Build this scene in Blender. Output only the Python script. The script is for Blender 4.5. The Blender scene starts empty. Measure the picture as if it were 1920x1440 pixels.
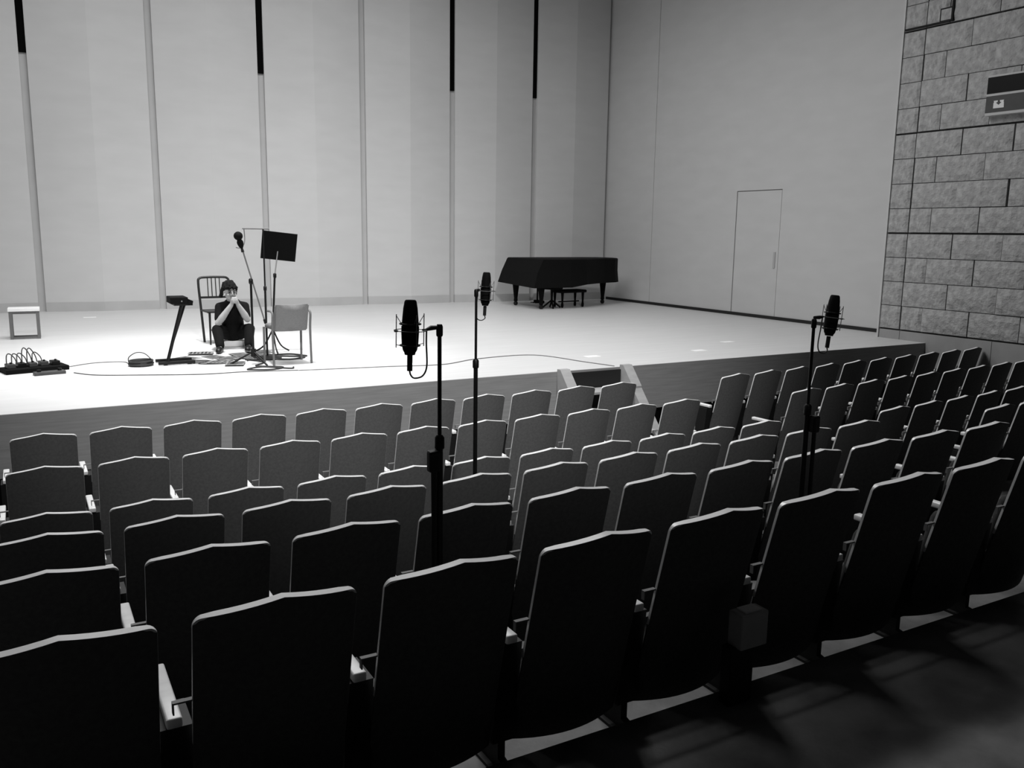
import bpy, bmesh, math, random
from mathutils import Vector, Matrix
random.seed(7)
C = bpy.context.scene.collection
PI = math.pi

# ------------------------------------------------------------------ camera
EYE_Z = 2.36
F_PX = 1622.57
cd = bpy.data.cameras.new('camera'); cam = bpy.data.objects.new('camera', cd); C.objects.link(cam)
Fv = Vector((0.4878503, 0.85589608, -0.17159248)); Rv = Vector((0.86989806, -0.4930342, 0.01395157)); Uv = Vector((0.07265987, 0.15607424, 0.98506922))
cam.matrix_world = Matrix(((Rv.x, Uv.x, -Fv.x, 0), (Rv.y, Uv.y, -Fv.y, 0), (Rv.z, Uv.z, -Fv.z, EYE_Z), (0, 0, 0, 1)))
cd.sensor_width = 36; cd.sensor_fit = 'HORIZONTAL'; cd.lens = 36 * F_PX / 1920; cd.clip_start = 0.05; cd.clip_end = 200
bpy.context.scene.camera = cam

# ------------------------------------------------------------------ world, lights, exposure
w = bpy.data.worlds.new('world'); bpy.context.scene.world = w; w.use_nodes = True
w.node_tree.nodes['Background'].inputs[0].default_value = (0.5, 0.5, 0.5, 1)
w.node_tree.nodes['Background'].inputs[1].default_value = 0.01
vs = bpy.context.scene.view_settings
vs.view_transform = 'Standard'; vs.look = 'None'; vs.gamma = 1; vs.use_curve_mapping = False; vs.exposure = 0.38

def aim(o, target):
    d = Vector(target) - o.location
    o.rotation_euler = d.to_track_quat('-Z', 'Y').to_euler()
def area(name, loc, target, sx, sy, watts, spread=180):
    l = bpy.data.lights.new(name, 'AREA'); l.shape = 'RECTANGLE'; l.size = sx; l.size_y = sy; l.energy = watts; l.spread = math.radians(spread)
    o = bpy.data.objects.new(name, l); C.objects.link(o); o.location = loc; aim(o, target); return o
def spot(name, loc, target, watts, cone, blend=0.6, r=0.25):
    l = bpy.data.lights.new(name, 'SPOT'); l.energy = watts; l.spot_size = math.radians(cone); l.spot_blend = blend; l.shadow_soft_size = r
    o = bpy.data.objects.new(name, l); C.objects.link(o); o.location = loc; aim(o, target); return o
# the stage battens hang over the stage above the frame; front-of-house spots hang in the hall ceiling
area('batten_light_front', (2.5, 9.3, 9.6), (2.5, 9.3, 0), 8, 0.5, 530, 155)
area('batten_light_back', (3.0, 13.2, 9.4), (3.0, 13.9, 0), 9, 0.5, 225, 160)
spot('stage_spot', (2.2, 9.6, 9.5), (1.9, 10.9, 0.8), 2200, 46, 1.0, 0.2)
spot('front_of_house_spot', (0.5, -3.0, 9.2), (3.9, 10.2, 1.2), 5200, 44, 1.0, 0.4)

# ------------------------------------------------------------------ materials
def mat(name, g, rough=0.6, var=0.0, scale=8.0, stretch=(1, 1, 1), bump=0.0, spec=0.4, metal=0.0, coord='Object', bscale=None):
    m = bpy.data.materials.new(name); m.use_nodes = True
    nt = m.node_tree; b = nt.nodes['Principled BSDF']
    b.inputs['Base Color'].default_value = (g, g, g, 1); b.inputs['Roughness'].default_value = rough
    b.inputs['Specular IOR Level'].default_value = spec; b.inputs['Metallic'].default_value = metal
    if var or bump:
        tc = nt.nodes.new('ShaderNodeTexCoord'); mp = nt.nodes.new('ShaderNodeMapping'); mp.inputs['Scale'].default_value = stretch
        nz = nt.nodes.new('ShaderNodeTexNoise'); nz.inputs['Scale'].default_value = scale; nz.inputs['Detail'].default_value = 6
        nt.links.new(tc.outputs[coord], mp.inputs[0]); nt.links.new(mp.outputs[0], nz.inputs['Vector'])
        if var:
            r = nt.nodes.new('ShaderNodeMapRange'); r.inputs[1].default_value = 0.25; r.inputs[2].default_value = 0.75
            r.inputs[3].default_value = g * (1 - var); r.inputs[4].default_value = g * (1 + var)
            nt.links.new(nz.outputs[0], r.inputs[0]); nt.links.new(r.outputs[0], b.inputs['Base Color'])
        if bump:
            n2 = nz
            if bscale:
                n2 = nt.nodes.new('ShaderNodeTexNoise'); n2.inputs['Scale'].default_value = bscale; n2.inputs['Detail'].default_value = 4
                nt.links.new(mp.outputs[0], n2.inputs['Vector'])
            bp = nt.nodes.new('ShaderNodeBump'); bp.inputs['Strength'].default_value = bump; bp.inputs['Distance'].default_value = 0.02
            nt.links.new(n2.outputs[0], bp.inputs['Height']); nt.links.new(bp.outputs[0], b.inputs['Normal'])
    return m
M = {}
M['wall'] = mat('painted_wall_panel', 0.54, 0.75, 0.035, 1.6, (1, 1, 3), 0.0, 0.2)
M['wall_gap'] = mat('grey_joint', 0.44, 0.8, 0.04, 3)
M['shade_black'] = mat('painted_shade_black', 0.004, 0.9, spec=0.0)  # near-black colour standing in for shade inside recesses
M['base'] = mat('baseboard_grey', 0.42, 0.6, 0.05, 4)
M['black_base'] = mat('black_baseboard', 0.012, 0.6)
M['stage'] = mat('light_maple_stage_boards', 0.60, 0.42, 0.07, 2.2, (0.5, 9, 1), 0.0, 0.35)
M['fascia'] = mat('stained_wood_front', 0.26, 0.6, 0.16, 5, (0.5, 1, 9), 0.0, 0.3)
M['hall_floor'] = mat('worn_hall_floor', 0.13, 0.5, 0.6, 4, (1, 1, 1), 0.05, 0.35, bscale=60)
M['stone'] = mat('split_face_stone', 0.37, 0.85, 0.24, 11, (1, 1, 1), 1.0, 0.2, bscale=22)
M['mortar'] = mat('dark_mortar', 0.06, 0.95, 0.2, 20)
M['plinth'] = mat('smooth_stone_base', 0.30, 0.8, 0.08, 5)
M['ceiling'] = mat('ceiling_plaster', 0.25, 0.9, 0.03, 3)
M['hall_wall'] = mat('dark_hall_wall', 0.06, 0.9, 0.05, 3)
M['fabric'] = mat('charcoal_seat_fabric', 0.115, 0.9, 0.16, 60, (1, 1, 1), 0.1, 0.15, bscale=400)
M['cushion'] = mat('seat_cushion_fabric', 0.03, 0.95, 0.15, 80)
M['trim_wood'] = mat('pale_lacquered_wood', 0.85, 0.30, 0.08, 9, (1, 1, 1), 0.0, 0.5)
M['arm_wood'] = mat('pale_armrest_wood', 0.85, 0.35, 0.08, 9, (1, 4, 1), 0.0, 0.5)
M['bracket'] = mat('dull_grey_bracket', 0.16, 0.6, 0.1, 20)
M['stand_black'] = mat('black_cast_iron', 0.006, 0.6, 0.1, 20)
M['black_metal'] = mat('black_painted_metal', 0.004, 0.45, 0.1, 20, spec=0.25)
M['black_matte'] = mat('matte_black', 0.003, 0.8, 0.1, 20, spec=0.1)
M['rubber'] = mat('black_rubber', 0.004, 0.7, 0.1, 20)
M['steel'] = mat('dull_steel', 0.35, 0.35, 0.08, 20, metal=0.8)
M['cover'] = mat('black_quilted_cover', 0.0035, 0.8, 0.2, 7, (1, 1, 1), 0.25, 0.12, bscale=7)
M['cable'] = mat('dark_cable', 0.03, 0.6, 0.1, 20)
M['grey_cable'] = mat('grey_cable', 0.12, 0.6, 0.1, 20)
M['skin'] = mat('skin', 0.36, 0.55, 0.05, 18, spec=0.3)
M['shirt'] = mat('black_shirt', 0.004, 0.9, 0.2, 20, spec=0.15)
M['trousers'] = mat('black_trousers', 0.003, 0.9, 0.2, 20, spec=0.15)
M['hair'] = mat('dark_hair', 0.006, 0.8, 0.5, 25, (1, 1, 4), 0.4, 0.12, bscale=60)
M['shoe'] = mat('black_shoe', 0.004, 0.5, 0.1, 20)
M['white_wood'] = mat('white_stool_top', 0.75, 0.5, 0.03, 10)
M['grey_wood'] = mat('grey_wood', 0.12, 0.6, 0.1, 10)
M['grey_cloth'] = mat('grey_upholstery', 0.15, 0.9, 0.1, 60)
M['grey_paint'] = mat('grey_painted_metal', 0.22, 0.5, 0.08, 15)
M['pedal_grey'] = mat('dark_grey_pedal', 0.05, 0.5, 0.2, 15)
M['box_grey'] = mat('grey_box_paint', 0.42, 0.5, 0.08, 15)
M['paper'] = mat('paper', 0.17, 0.8, 0.03, 10)
M['ink'] = mat('printed_ink', 0.015, 0.8, 0.2, 30)
M['patch'] = mat('white_floor_patch', 0.85, 0.6, 0.02, 10)
M['sign_grey'] = mat('grey_sign_face', 0.06, 0.5, 0.1, 10)
M['sign_black'] = mat('black_sign_glass', 0.004, 0.3, 0.1, 10)
M['sign_white'] = mat('pale_sign_frame', 0.5, 0.6, 0.04, 10)
M['sign_mark'] = mat('white_sign_print', 0.75, 0.6, 0.02, 10)
M['stair'] = mat('pale_stair_board', 0.34, 0.6, 0.1, 6, (1, 1, 5))
M['chair_dark'] = mat('dark_bentwood', 0.006, 0.45, 0.15, 12)
M['lip'] = mat('lip', 0.16, 0.6, 0.05, 10)
M['eye'] = mat('dark_eye', 0.02, 0.3, 0.05, 10)

# ------------------------------------------------------------------ mesh helpers
class MB:
    def __init__(s): s.v = []; s.f = []
    def add(s, vs, fs):
        o = len(s.v); s.v += [tuple(x) for x in vs]; s.f += [tuple(i + o for i in f) for f in fs]; return s
    def box(s, x0, x1, y0, y1, z0, z1, bev=0.0):
        if bev <= 0:
            vs = [(x, y, z) for z in (z0, z1) for y in (y0, y1) for x in (x0, x1)]
            return s.add(vs, [(0, 2, 3, 1), (4, 5, 7, 6), (0, 1, 5, 4), (2, 6, 7, 3), (0, 4, 6, 2), (1, 3, 7, 5)])
        bm = bmesh.new(); bmesh.ops.create_cube(bm, size=1)
        for v in bm.verts: v.co = Vector(((x0 + x1) / 2 + v.co.x * (x1 - x0), (y0 + y1) / 2 + v.co.y * (y1 - y0), (z0 + z1) / 2 + v.co.z * (z1 - z0)))
        bmesh.ops.bevel(bm, geom=bm.edges[:], offset=bev, segments=2, affect='EDGES', profile=0.5)
        return s.bm(bm)
    def bm(s, bm, mx=None):
        bm.verts.index_update()
        s.add([(mx @ v.co if mx else v.co)[:] for v in bm.verts], [[v.index for v in f.verts] for f in bm.faces]); bm.free(); return s
    def tube(s, pts, r, n=8, cap=True):
        pts = [Vector(p) for p in pts]; rs = r if isinstance(r, (list, tuple)) else [r] * len(pts)
        rings = []; prev = None
        for i, p in enumerate(pts):
            t = (pts[min(i + 1, len(pts) - 1)] - pts[max(i - 1, 0)]).normalized()
            if prev is None:
                a = Vector((0, 0, 1)) if abs(t.z) < 0.9 else Vector((1, 0, 0)); u = t.cross(a).normalized()
            else:
                u = (prev - t * prev.dot(t)).normalized()
            prev = u; v = t.cross(u)
            rings.append([p + (u * math.cos(2 * PI * k / n) + v * math.sin(2 * PI * k / n)) * rs[i] for k in range(n)])
        vs = [q for ring in rings for q in ring]; fs = []
        for i in range(len(pts) - 1):
            for k in range(n):
                a, b = i * n + k, i * n + (k + 1) % n; fs.append((a, b, b + n, a + n))
        if cap: fs += [tuple(range(n - 1, -1, -1)), tuple((len(pts) - 1) * n + k for k in range(n))]
        return s.add(vs, fs)
    def lathe(s, prof, c=(0, 0, 0), n=16, axis=None):
        # prof: (r, h) along axis
        ax = Vector(axis or (0, 0, 1)).normalized(); a = Vector((1, 0, 0)) if abs(ax.x) < 0.9 else Vector((0, 1, 0))
        u = ax.cross(a).normalized(); v = ax.cross(u); c = Vector(c); vs = []; fs = []
        for r, h in prof:
            for k in range(n): vs.append(c + ax * h + (u * math.cos(2 * PI * k / n) + v * math.sin(2 * PI * k / n)) * max(r, 1e-4))
        for i in range(len(prof) - 1):
            for k in range(n):
                p, q = i * n + k, i * n + (k + 1) % n; fs.append((p, q, q + n, p + n))
        fs += [tuple(range(n - 1, -1, -1)), tuple((len(prof) - 1) * n + k for k in range(n))]
        return s.add(vs, fs)
    def torus(s, c, R, r, axis=(0, 0, 1), n=24, m=8):
        ax = Vector(axis).normalized(); a = Vector((1, 0, 0)) if abs(ax.x) < 0.9 else Vector((0, 1, 0)); u = ax.cross(a).normalized(); v = ax.cross(u); c = Vector(c)
        vs = []; fs = []
        for i in range(n):
            d = u * math.cos(2 * PI * i / n) + v * math.sin(2 * PI * i / n)
            for k in range(m): vs.append(c + d * (R + r * math.cos(2 * PI * k / m)) + ax * r * math.sin(2 * PI * k / m))
        for i in range(n):
            for k in range(m):
                fs.append((i * m + k, ((i + 1) % n) * m + k, ((i + 1) % n) * m + (k + 1) % m, i * m + (k + 1) % m))
        return s.add(vs, fs)
    def prism(s, poly, a0, a1, plane='yz'):
        # poly in the plane, extruded along the remaining axis
        def P(p, a): return {'yz': (a, p[0], p[1]), 'xz': (p[0], a, p[1]), 'xy': (p[0], p[1], a)}[plane]
        n = len(poly); vs = [P(p, a0) for p in poly] + [P(p, a1) for p in poly]
        return s.add(vs, [tuple(range(n)), tuple(range(2 * n - 1, n - 1, -1))] + [(i, i + n, (i + 1) % n + n, (i + 1) % n) for i in range(n)])
    def ball(s, c, r, sub=2, scale=(1, 1, 1), mx=None):
        bm = bmesh.new(); bmesh.ops.create_icosphere(bm, subdivisions=sub, radius=1)
        for v in bm.verts: v.co = Vector((v.co.x * r * scale[0], v.co.y * r * scale[1], v.co.z * r * scale[2]))
        if mx:
            for v in bm.verts: v.co = mx @ v.co
        for v in bm.verts: v.co += Vector(c)
        return s.bm(bm)
    def mesh(s, name, smooth=None):
        me = bpy.data.meshes.new(name); me.from_pydata(s.v, [], s.f); me.update()
        bm = bmesh.new(); bm.from_mesh(me); bmesh.ops.recalc_face_normals(bm, faces=bm.faces[:])
        if smooth:
            for f in bm.faces: f.smooth = True
            for e in bm.edges:
                if len(e.link_faces) == 2 and e.calc_face_angle(0) > math.radians(smooth): e.smooth = False
        bm.to_mesh(me); bm.free(); return me
    def build(s, name, m, parent=None, smooth=None):
        me = s.mesh(name, smooth); me.materials.append(M[m]); o = bpy.data.objects.new(name, me); C.objects.link(o)
        if parent: o.parent = parent
        return o
def inst(name, me, parent=None, loc=(0, 0, 0), rotz=0):
    o = bpy.data.objects.new(name, me); C.objects.link(o); o.location = loc; o.rotation_euler = (0, 0, rotz)
    if parent: o.parent = parent
    return o
def tag(o, label, cat, group=None):
    o['label'] = label; o['category'] = cat
    if group: o['group'] = group
    return o
def struct(o, label=None):
    o['kind'] = 'structure'
    if label: o['label'] = label
    return o
def thing(name, label, cat, loc=(0, 0, 0), rotz=0, group=None):
    o = bpy.data.objects.new(name, None); C.objects.link(o); o.location = loc; o.rotation_euler = (0, 0, rotz); o.empty_display_size = 0.1
    return tag(o, label, cat, group)
def bez(pts, n=8):
    # Catmull-Rom through the points
    P = [Vector(p) for p in pts]; out = []
    for i in range(len(P) - 1):
        a, b, c, d = P[max(i - 1, 0)], P[i], P[i + 1], P[min(i + 2, len(P) - 1)]
        for k in range(n):
            t = k / n; out.append(0.5 * ((2 * b) + (c - a) * t + (2 * a - 5 * b + 4 * c - d) * t * t + (3 * b - a - 3 * c + d) * t ** 3))
    return out + [P[-1]]

# ------------------------------------------------------------------ the setting
ZS = 0.816                       # stage floor
EDGE_Y = 8.2
# stepped hall floor
steps = [(8.35, 5.0, 0.0), (5.0, 4.04, 0.19), (4.04, 3.09, 0.37), (3.09, 2.16, 0.54), (2.16, -12.0, 0.72)]
fl = MB()
for y1, y0, z in steps: fl.box(-9, 12.0, y0, y1, z - 0.9, z)
struct(fl.build('floor', 'hall_floor'), 'dark worn floor stepping down towards the stage')
# stage platform
st = MB(); st.box(-9, 12.41, EDGE_Y + 0.004, 18.6, ZS - 0.05, ZS)
struct(st.build('floor_stage', 'stage'), 'bright pale wooden stage floor')
ff = MB(); ff.box(-9, 11.85, EDGE_Y, 8.3, 0.27, ZS - 0.003)
fo = struct(ff.build('stage_front', 'fascia'), 'dark wooden front of the stage')
MB().box(-9, 11.85, EDGE_Y + 0.07, 8.3, 0.0, 0.27).build('toe_kick', 'shade_black', fo)  # solid black face paints the shadow gap under the stage front

# back wall: folded panels with recessed joints between
def wy(x): return 18.08 - 0.066 * (x - 0.37)
joints = [-5.7, -3.67, -1.65, 0.355, 2.415, 4.415, 6.44, 8.425, 10.42, 12.40]
slot_at = {-3.67, 0.355, 4.415, 8.425, 10.42}
bw = MB(); bw.add([(-9, wy(-9) + 0.07, ZS), (12.6, wy(12.6) + 0.07, ZS), (12.6, wy(12.6) + 0.07, 10.2), (-9, wy(-9) + 0.07, 10.2),
                   (-9, wy(-9) + 0.3, ZS), (12.6, wy(12.6) + 0.3, ZS), (12.6, wy(12.6) + 0.3, 10.2), (-9, wy(-9) + 0.3, 10.2)],
                  [(0, 1, 2, 3), (7, 6, 5, 4), (0, 4, 5, 1), (3, 2, 6, 7), (0, 3, 7, 4), (1, 5, 6, 2)])
wb = struct(bw.build('wall_back', 'wall_gap'), 'pale back wall of the stage in tall folded panels')
G = 0.062
for a, b in zip([-7.7] + joints[:-1], joints):
    x0, x1 = a + G, b - G; xm = (x0 + x1) / 2
    f = 0.10
    poly = [(x0, wy(x0)), (xm, wy(xm) - f), (x1, wy(x1)), (x1, wy(x1) + 0.065), (x0, wy(x0) + 0.065)]
    MB().prism(poly, ZS + 0.17, 10.2, 'xy').build('wall_panel', 'wall', wb)
    polyb = [(x0, wy(x0) - 0.012), (xm, wy(xm) - f - 0.012), (x1, wy(x1) - 0.012), (x1, wy(x1) + 0.065), (x0, wy(x0) + 0.065)]
    MB().prism(polyb, ZS, ZS + 0.17, 'xy').build('skirting', 'base', wb)
for x in joints:
    if x in slot_at:
        MB().prism([(x - G, wy(x) + 0.03), (x + G, wy(x) + 0.03), (x + G, wy(x) + 0.07), (x - G, wy(x) + 0.07)], 5.37, 10.2, 'xy').build('slot_shade_panel', 'shade_black', wb)  # black panel stands in for the darkness inside the open joint

# stage right wall with a flush door
XW = 12.41
wr = MB()
DY0, DY1, DZ = 11.78, 12.95, 3.235
for (y0, y1, z0, z1) in ((9.0, DY0, ZS, 10.2), (DY0, DY1, DZ, 10.2), (DY1, 15.545, ZS, 10.2), (15.565, 17.6, ZS, 10.2)):
    wr.box(XW, XW + 0.2, y0, y1, z0, z1)
wr.box(XW + 0.015, XW + 0.2, 15.54, 15.57, ZS, 10.2)
struct(wr.build('wall_stage_right', 'wall'), 'plain pale side wall of the stage')
dr = MB(); dr.box(XW + 0.004, XW + 0.05, DY0 + 0.012, DY1 - 0.02, ZS + 0.012, DZ - 0.014)
door = struct(dr.build('door_1', 'wall'), 'flush pale door in the stage side wall')
MB().box(XW + 0.06, XW + 0.19, DY0, DY1, ZS, DZ).build('door_recess', 'wall_gap', door)
MB().box(XW - 0.012, XW + 0.004, DY0 + 0.07, DY0 + 0.12, 1.78, 2.08, 0.004).build('handle', 'base', door)
bb = MB()
for y0, y1 in ((9.0, DY0), (DY0, DY1), (DY1, 17.2)): bb.box(XW - 0.02, XW + 0.003, y0, y1, ZS, ZS + 0.06)
struct(bb.build('baseboard_stage_right', 'black_base'), 'thin black baseboard along the stage side wall')
MB_edge = MB().box(11.83, 11.95, 9.032, 9.06, ZS, 10.2)
struct(MB_edge.build('trim_1', 'wall'), 'pale vertical edge strip between wall and stone')

# stone side wall of the hall
XB = 11.85
wl = MB(); wl.box(XB + 0.03, XB + 0.56, -12, 9.03, 0, 10.4)
ws = struct(wl.build('wall_right', 'mortar'), 'rough split stone side wall in long courses')
def stone_mesh(L, H, seed, smooth=False):
    rnd = random.Random(seed); nx, nz = (8, 4); d = 0.012
    vs = []; fs = []
    for j in range(nz + 1):
        for i in range(nx + 1):
            edge = i in (0, nx) or j in (0, nz)
            h = 0.0 if edge else 0.008 + rnd.uniform(0, 0.020)
            if smooth: h = 0.0 if edge else 0.003
            vs.append((-h, L * i / nx, H * j / nz))
    o = len(vs)
    ring = [(i, 0) for i in range(nx + 1)] + [(nx, j) for j in range(1, nz + 1)] + [(i, nz) for i in range(nx - 1, -1, -1)] + [(0, j) for j in range(nz - 1, 0, -1)]
    for j in range(nz):
        for i in range(nx):
            a = j * (nx + 1) + i; fs.append((a, a + 1, a + nx + 2, a + nx + 1))
    rid = [j * (nx + 1) + i for i, j in ring]; n = len(rid)
    for r in rid: vs.append((0.04, vs[r][1], vs[r][2]))
    for k in range(n): fs.append((rid[k], o + k, o + (k + 1) % n, rid[(k + 1) % n]))
    mb = MB(); mb.add(vs, fs); return mb.mesh('brick')
CH = 0.370
zc = [0.964 + CH * k for k in range(17)]
cache = {}
ycol, ystart = 8.67, 9.03
def place(y0, y1, z0, z1, gl, gr, gb, gt, m='stone', proud=None, smooth=False, name='brick'):
    L = round(y1 - y0 - gl - gr, 3); H = round(z1 - z0 - gb - gt, 3); key = (L, H, random.randrange(5), m)
    if key not in cache:
        me = stone_mesh(L, H, random.random(), smooth); me.materials.append(M[m]); cache[key] = me
    p = random.uniform(-0.004, 0.020) if proud is None else proud
    inst(name, cache[key], ws, (XB + 0.0 - p, y0 + gl, z0 + gb))
for k, z in enumerate(zc):
    odd = (k % 2 == 0)                       # lowest course carries the half stone
    gb = 0.014 if k % 4 == 0 else 0.005
    gt = 0.014 if k % 4 == 3 else 0.005
    ys = [ystart, ycol] + ([8.305, 7.56, 6.82, 6.075, 5.33] if odd else [7.93, 7.18, 6.44, 5.695, 4.95])
    for i in range(len(ys) - 1):
        wide = 0.012
        gr = 0.002 if i == 0 else (wide if abs(ys[i] - ycol) < 0.01 or (abs(ys[i] - 7.18) < 0.01 and k in (4, 5, 6, 7)) else 0.006)
        gl = wide if abs(ys[i + 1] - ycol) < 0.01 or (abs(ys[i + 1] - 7.18) < 0.01 and k in (4, 5, 6, 7)) else 0.006
        place(ys[i + 1], ys[i], z, z + CH, gl, gr, gb, gt, proud=0.0 if i == 0 else None)
ys = [9.03, 8.66, 7.18, 5.70, 4.2]
for i in range(len(ys) - 1): place(ys[i + 1], ys[i], 0.0, 0.964, 0.004, 0.004, 0.0, 0.012, 'plinth', 0.0, True, 'base_stone')
# conduit on the stone wall
cw = MB(); cw.tube([(XB - 0.03, 9.0, 5.43), (XB - 0.03, 8.28, 5.43)], 0.016); cw.tube([(XB - 0.03, 8.25, 5.42), (XB - 0.03, 8.25, 8)], 0.02)  # black tubes along one course, then straight up the wall
cb = thing('black_wall_line', 'black conduit with small framed box high on the stone wall', 'line', (0, 0, 0))
cw.build('black_tube', 'black_metal', cb)
jb = MB(); jb.box(XB - 0.05, XB - 0.02, 8.26, 8.42, 5.45, 5.60, 0.004)
jb.build('framed_box', 'stone', cb)
MB().box(XB - 0.045, XB - 0.02, 8.24, 8.44, 5.43, 5.62).build('box_frame', 'black_metal', cb)

# rest of the hall shell, out of the frame
struct(MB().box(-9.2, -9, -12, 18.6, 0, 10.4).build('wall_left', 'hall_wall'), 'dark left side wall of the hall')
struct(MB().box(-9.2, 12.4, -12.2, -12, 0, 10.4).build('wall_rear', 'hall_wall'), 'dark rear wall of the hall')
struct(MB().box(-9.2, 12.7, -12.2, 18.8, 10.2, 10.5).build('ceiling', 'ceiling'), 'plaster ceiling over hall and stage')

# ------------------------------------------------------------------ theatre seats
HT, PEAK, BULGE, TAN = 0.842, 0.042, 0.055, 0.25
ZB = 0.10
def seat_meshes(W):
    TH = 0.028; rc = 0.022
    def ztop(x):
        t = 2 * x / W - 1
        z = HT + PEAK * (1 - abs(t))
        e = min(x, W - x)
        if e < rc: z -= rc - math.sqrt(max(rc * rc - (rc - e) ** 2, 0))
        return z
    def yb(x, z):
        t = 2 * x / W - 1
        return -BULGE * (1 - t * t) + (HT - z) * TAN
    # backrest panel
    ins = 0.0008; N = 12; NZ = 6; mb = MB(); vs = []; fs = []
    xs = [ins + (W - 2 * ins) * i / N for i in range(N + 1)]
    for side in (0, 1):
        for j in range(NZ + 1):
            for x in xs:
                zt = ztop(x) - 0.0012; z = ZB + (zt - ZB) * j / NZ
                e = min(1.0, min(x, W - x) / 0.05)
                vs.append((x, yb(x, z) - 0.0010 + side * (0.008 + (TH - 0.010) * e), z))
    K = (N + 1) * (NZ + 1)
    for j in range(NZ):
        for i in range(N):
            a = j * (N + 1) + i; fs.append((a, a + 1, a + N + 2, a + N + 1)); fs.append((K + a, K + a + N + 1, K + a + N + 2, K + a + 1))
    for i in range(N):
        fs.append((i, K + i, K + i + 1, i + 1)); a = NZ * (N + 1) + i; fs.append((a, a + 1, K + a + 1, K + a))
    for j in range(NZ):
        for i in (0, N):
            a = j * (N + 1) + i; fs.append((a, a + N + 1, K + a + N + 1, K + a))
    mb.add(vs, fs); back = mb.mesh('backrest', 40)
    # pale edge strip round the top and sides
    path = []
    for k in range(6): path.append((0.0, 0.44 + (HT - rc - 0.44) * k / 5))
    for k in range(1, 6):
        a = PI - (PI / 2) * k / 5; path.append((rc + rc * math.cos(a), HT - rc + rc * math.sin(a) + PEAK * (2 * (rc + rc * math.cos(a)) / W)))
    for k in range(1, 12):
        x = rc + (W - 2 * rc) * k / 12; path.append((x, ztop(x)))
    for k in range(0, 6):
        a = (PI / 2) - (PI / 2) * k / 5; path.append((W - rc + rc * math.cos(a), HT - rc + rc * math.sin(a) + PEAK * (2 * (rc - rc * math.cos(a)) / W)))
    for k in range(1, 6): path.append((W, HT - rc - (HT - rc - 0.44) * k / 5))
    tv = []; tf = []; wdt = 0.006
    for i, (x, z) in enumerate(path):
        a = Vector(path[max(i - 1, 0)]); b = Vector(path[min(i + 1, len(path) - 1)]); t = (b - a).normalized(); n = Vector((t.y, -t.x))   # inward
        xi, zi = x + n.x * wdt, z + n.y * wdt
        e = min(1.0, max(0.0, (min(x, W - x) - 0.002) / 0.03)); th = 0.011 + (TH + 0.004 - 0.011) * e
        for (px, pz, dy) in ((x, z, 0), (xi, zi, 0), (xi, zi, th), (x, z, th)):
            tv.append((px, yb(min(max(px, 0), W), pz) + dy, pz))
    for i in range(len(path) - 1):
        for k in range(4):
            a, b = 4 * i + k, 4 * i + (k + 1) % 4; tf.append((a, b, b + 4, a + 4))
    tf += [(0, 1, 2, 3), tuple(4 * (len(path) - 1) + k for k in (3, 2, 1, 0))]
    mb = MB(); mb.add(tv, tf); trim = mb.mesh('edge_trim', 50)
    # tipped-up seat
    bm = bmesh.new(); bmesh.ops.create_cube(bm, size=1)
    for v in bm.verts: v.co = Vector((W / 2 + v.co.x * (W - 0.17), 0.060 + v.co.y * 0.07, 0.46 + v.co.z * 0.30))
    bmesh.ops.bevel(bm, geom=bm.edges[:], offset=0.03, segments=2, affect='EDGES', profile=0.5)
    for v in bm.verts: v.co.y += (HT - v.co.z) * TAN
    mb = MB(); mb.bm(bm); cush = mb.mesh('seat', 50)
    return back, trim, cush
def stand_mesh():
    mb = MB(); x0, x1 = -0.054, -0.026
    mb.prism([(0.04, 0), (0.42, 0), (0.42, 0.022), (0.31, 0.05), (0.29, 0.12), (0.29, 0.30), (0.38, 0.498), (0.13, 0.498), (0.15, 0.45), (0.17, 0.30), (0.17, 0.12), (0.17, 0.05), (0.04, 0.022)], x0, x1, 'yz')
    mb.box(-0.075, -0.005, 0.10, 0.36, 0, 0.012); mb.prism([(0.16, 0.115), (0.29, 0.115), (0.27, 0.49), (0.12, 0.49)], -0.080, 0.006, 'yz')
    return mb.mesh('stand')
def arm_mesh():
    mb = MB(); mb.box(-0.064, -0.022, 0.10, 0.44, 0.498, 0.528, 0.006); return mb.mesh('armrest', 50)
MESH = {}
for key, W in (('c', 0.438), ('r', 0.450)):
    b, t, c = seat_meshes(W)
    b.materials.append(M['fabric']); t.materials.append(M['trim_wood']); c.materials.append(M['cushion']); MESH[key] = (b, t, c, W)
brk = MB().box(-0.050, 0.002, 0.068, 0.085, 0.584, 0.589).box(-0.050, -0.046, 0.068, 0.085, 0.555, 0.584).mesh('bracket'); brk.materials.append(M['bracket'])
stm = stand_mesh(); stm.materials.append(M['stand_black'])
arm = arm_mesh(); arm.materials.append(M['arm_wood'])
ORD = ['first', 'second', 'third', 'fourth', 'fifth', 'sixth', 'seventh', 'eighth', 'ninth', 'tenth', 'eleventh', 'twelfth']
ROWS = {6: (2.186, 0.54, 0.3215, 'nearest row'), 5: (3.116, 0.37, 0.3125, 'second nearest row'), 4: (4.074, 0.19, 0.332, 'third nearest row'),
        3: (5.023, 0.0, 0.342, 'third row from the stage'), 2: (6.041, 0.0, 0.362, 'second row from the stage'), 1: (7.037, 0.0, 0.380, 'front row below the stage')}
def seat(kind, x, y, z, rz, label, group, last):
    b, t, c, W = MESH[kind]
    s = thing('theatre_seat', label, 'seat', (x, y, z), rz, group)
    inst('backrest', b, s); inst('edge_trim', t, s); inst('seat', c, s); inst('stand', stm, s); inst('armrest', arm, s); inst('bracket', brk, s)
    if last: inst('stand', stm, s, (W + 0.08, 0, 0)); inst('armrest', arm, s, (W + 0.08, 0, 0))
    return s
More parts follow.
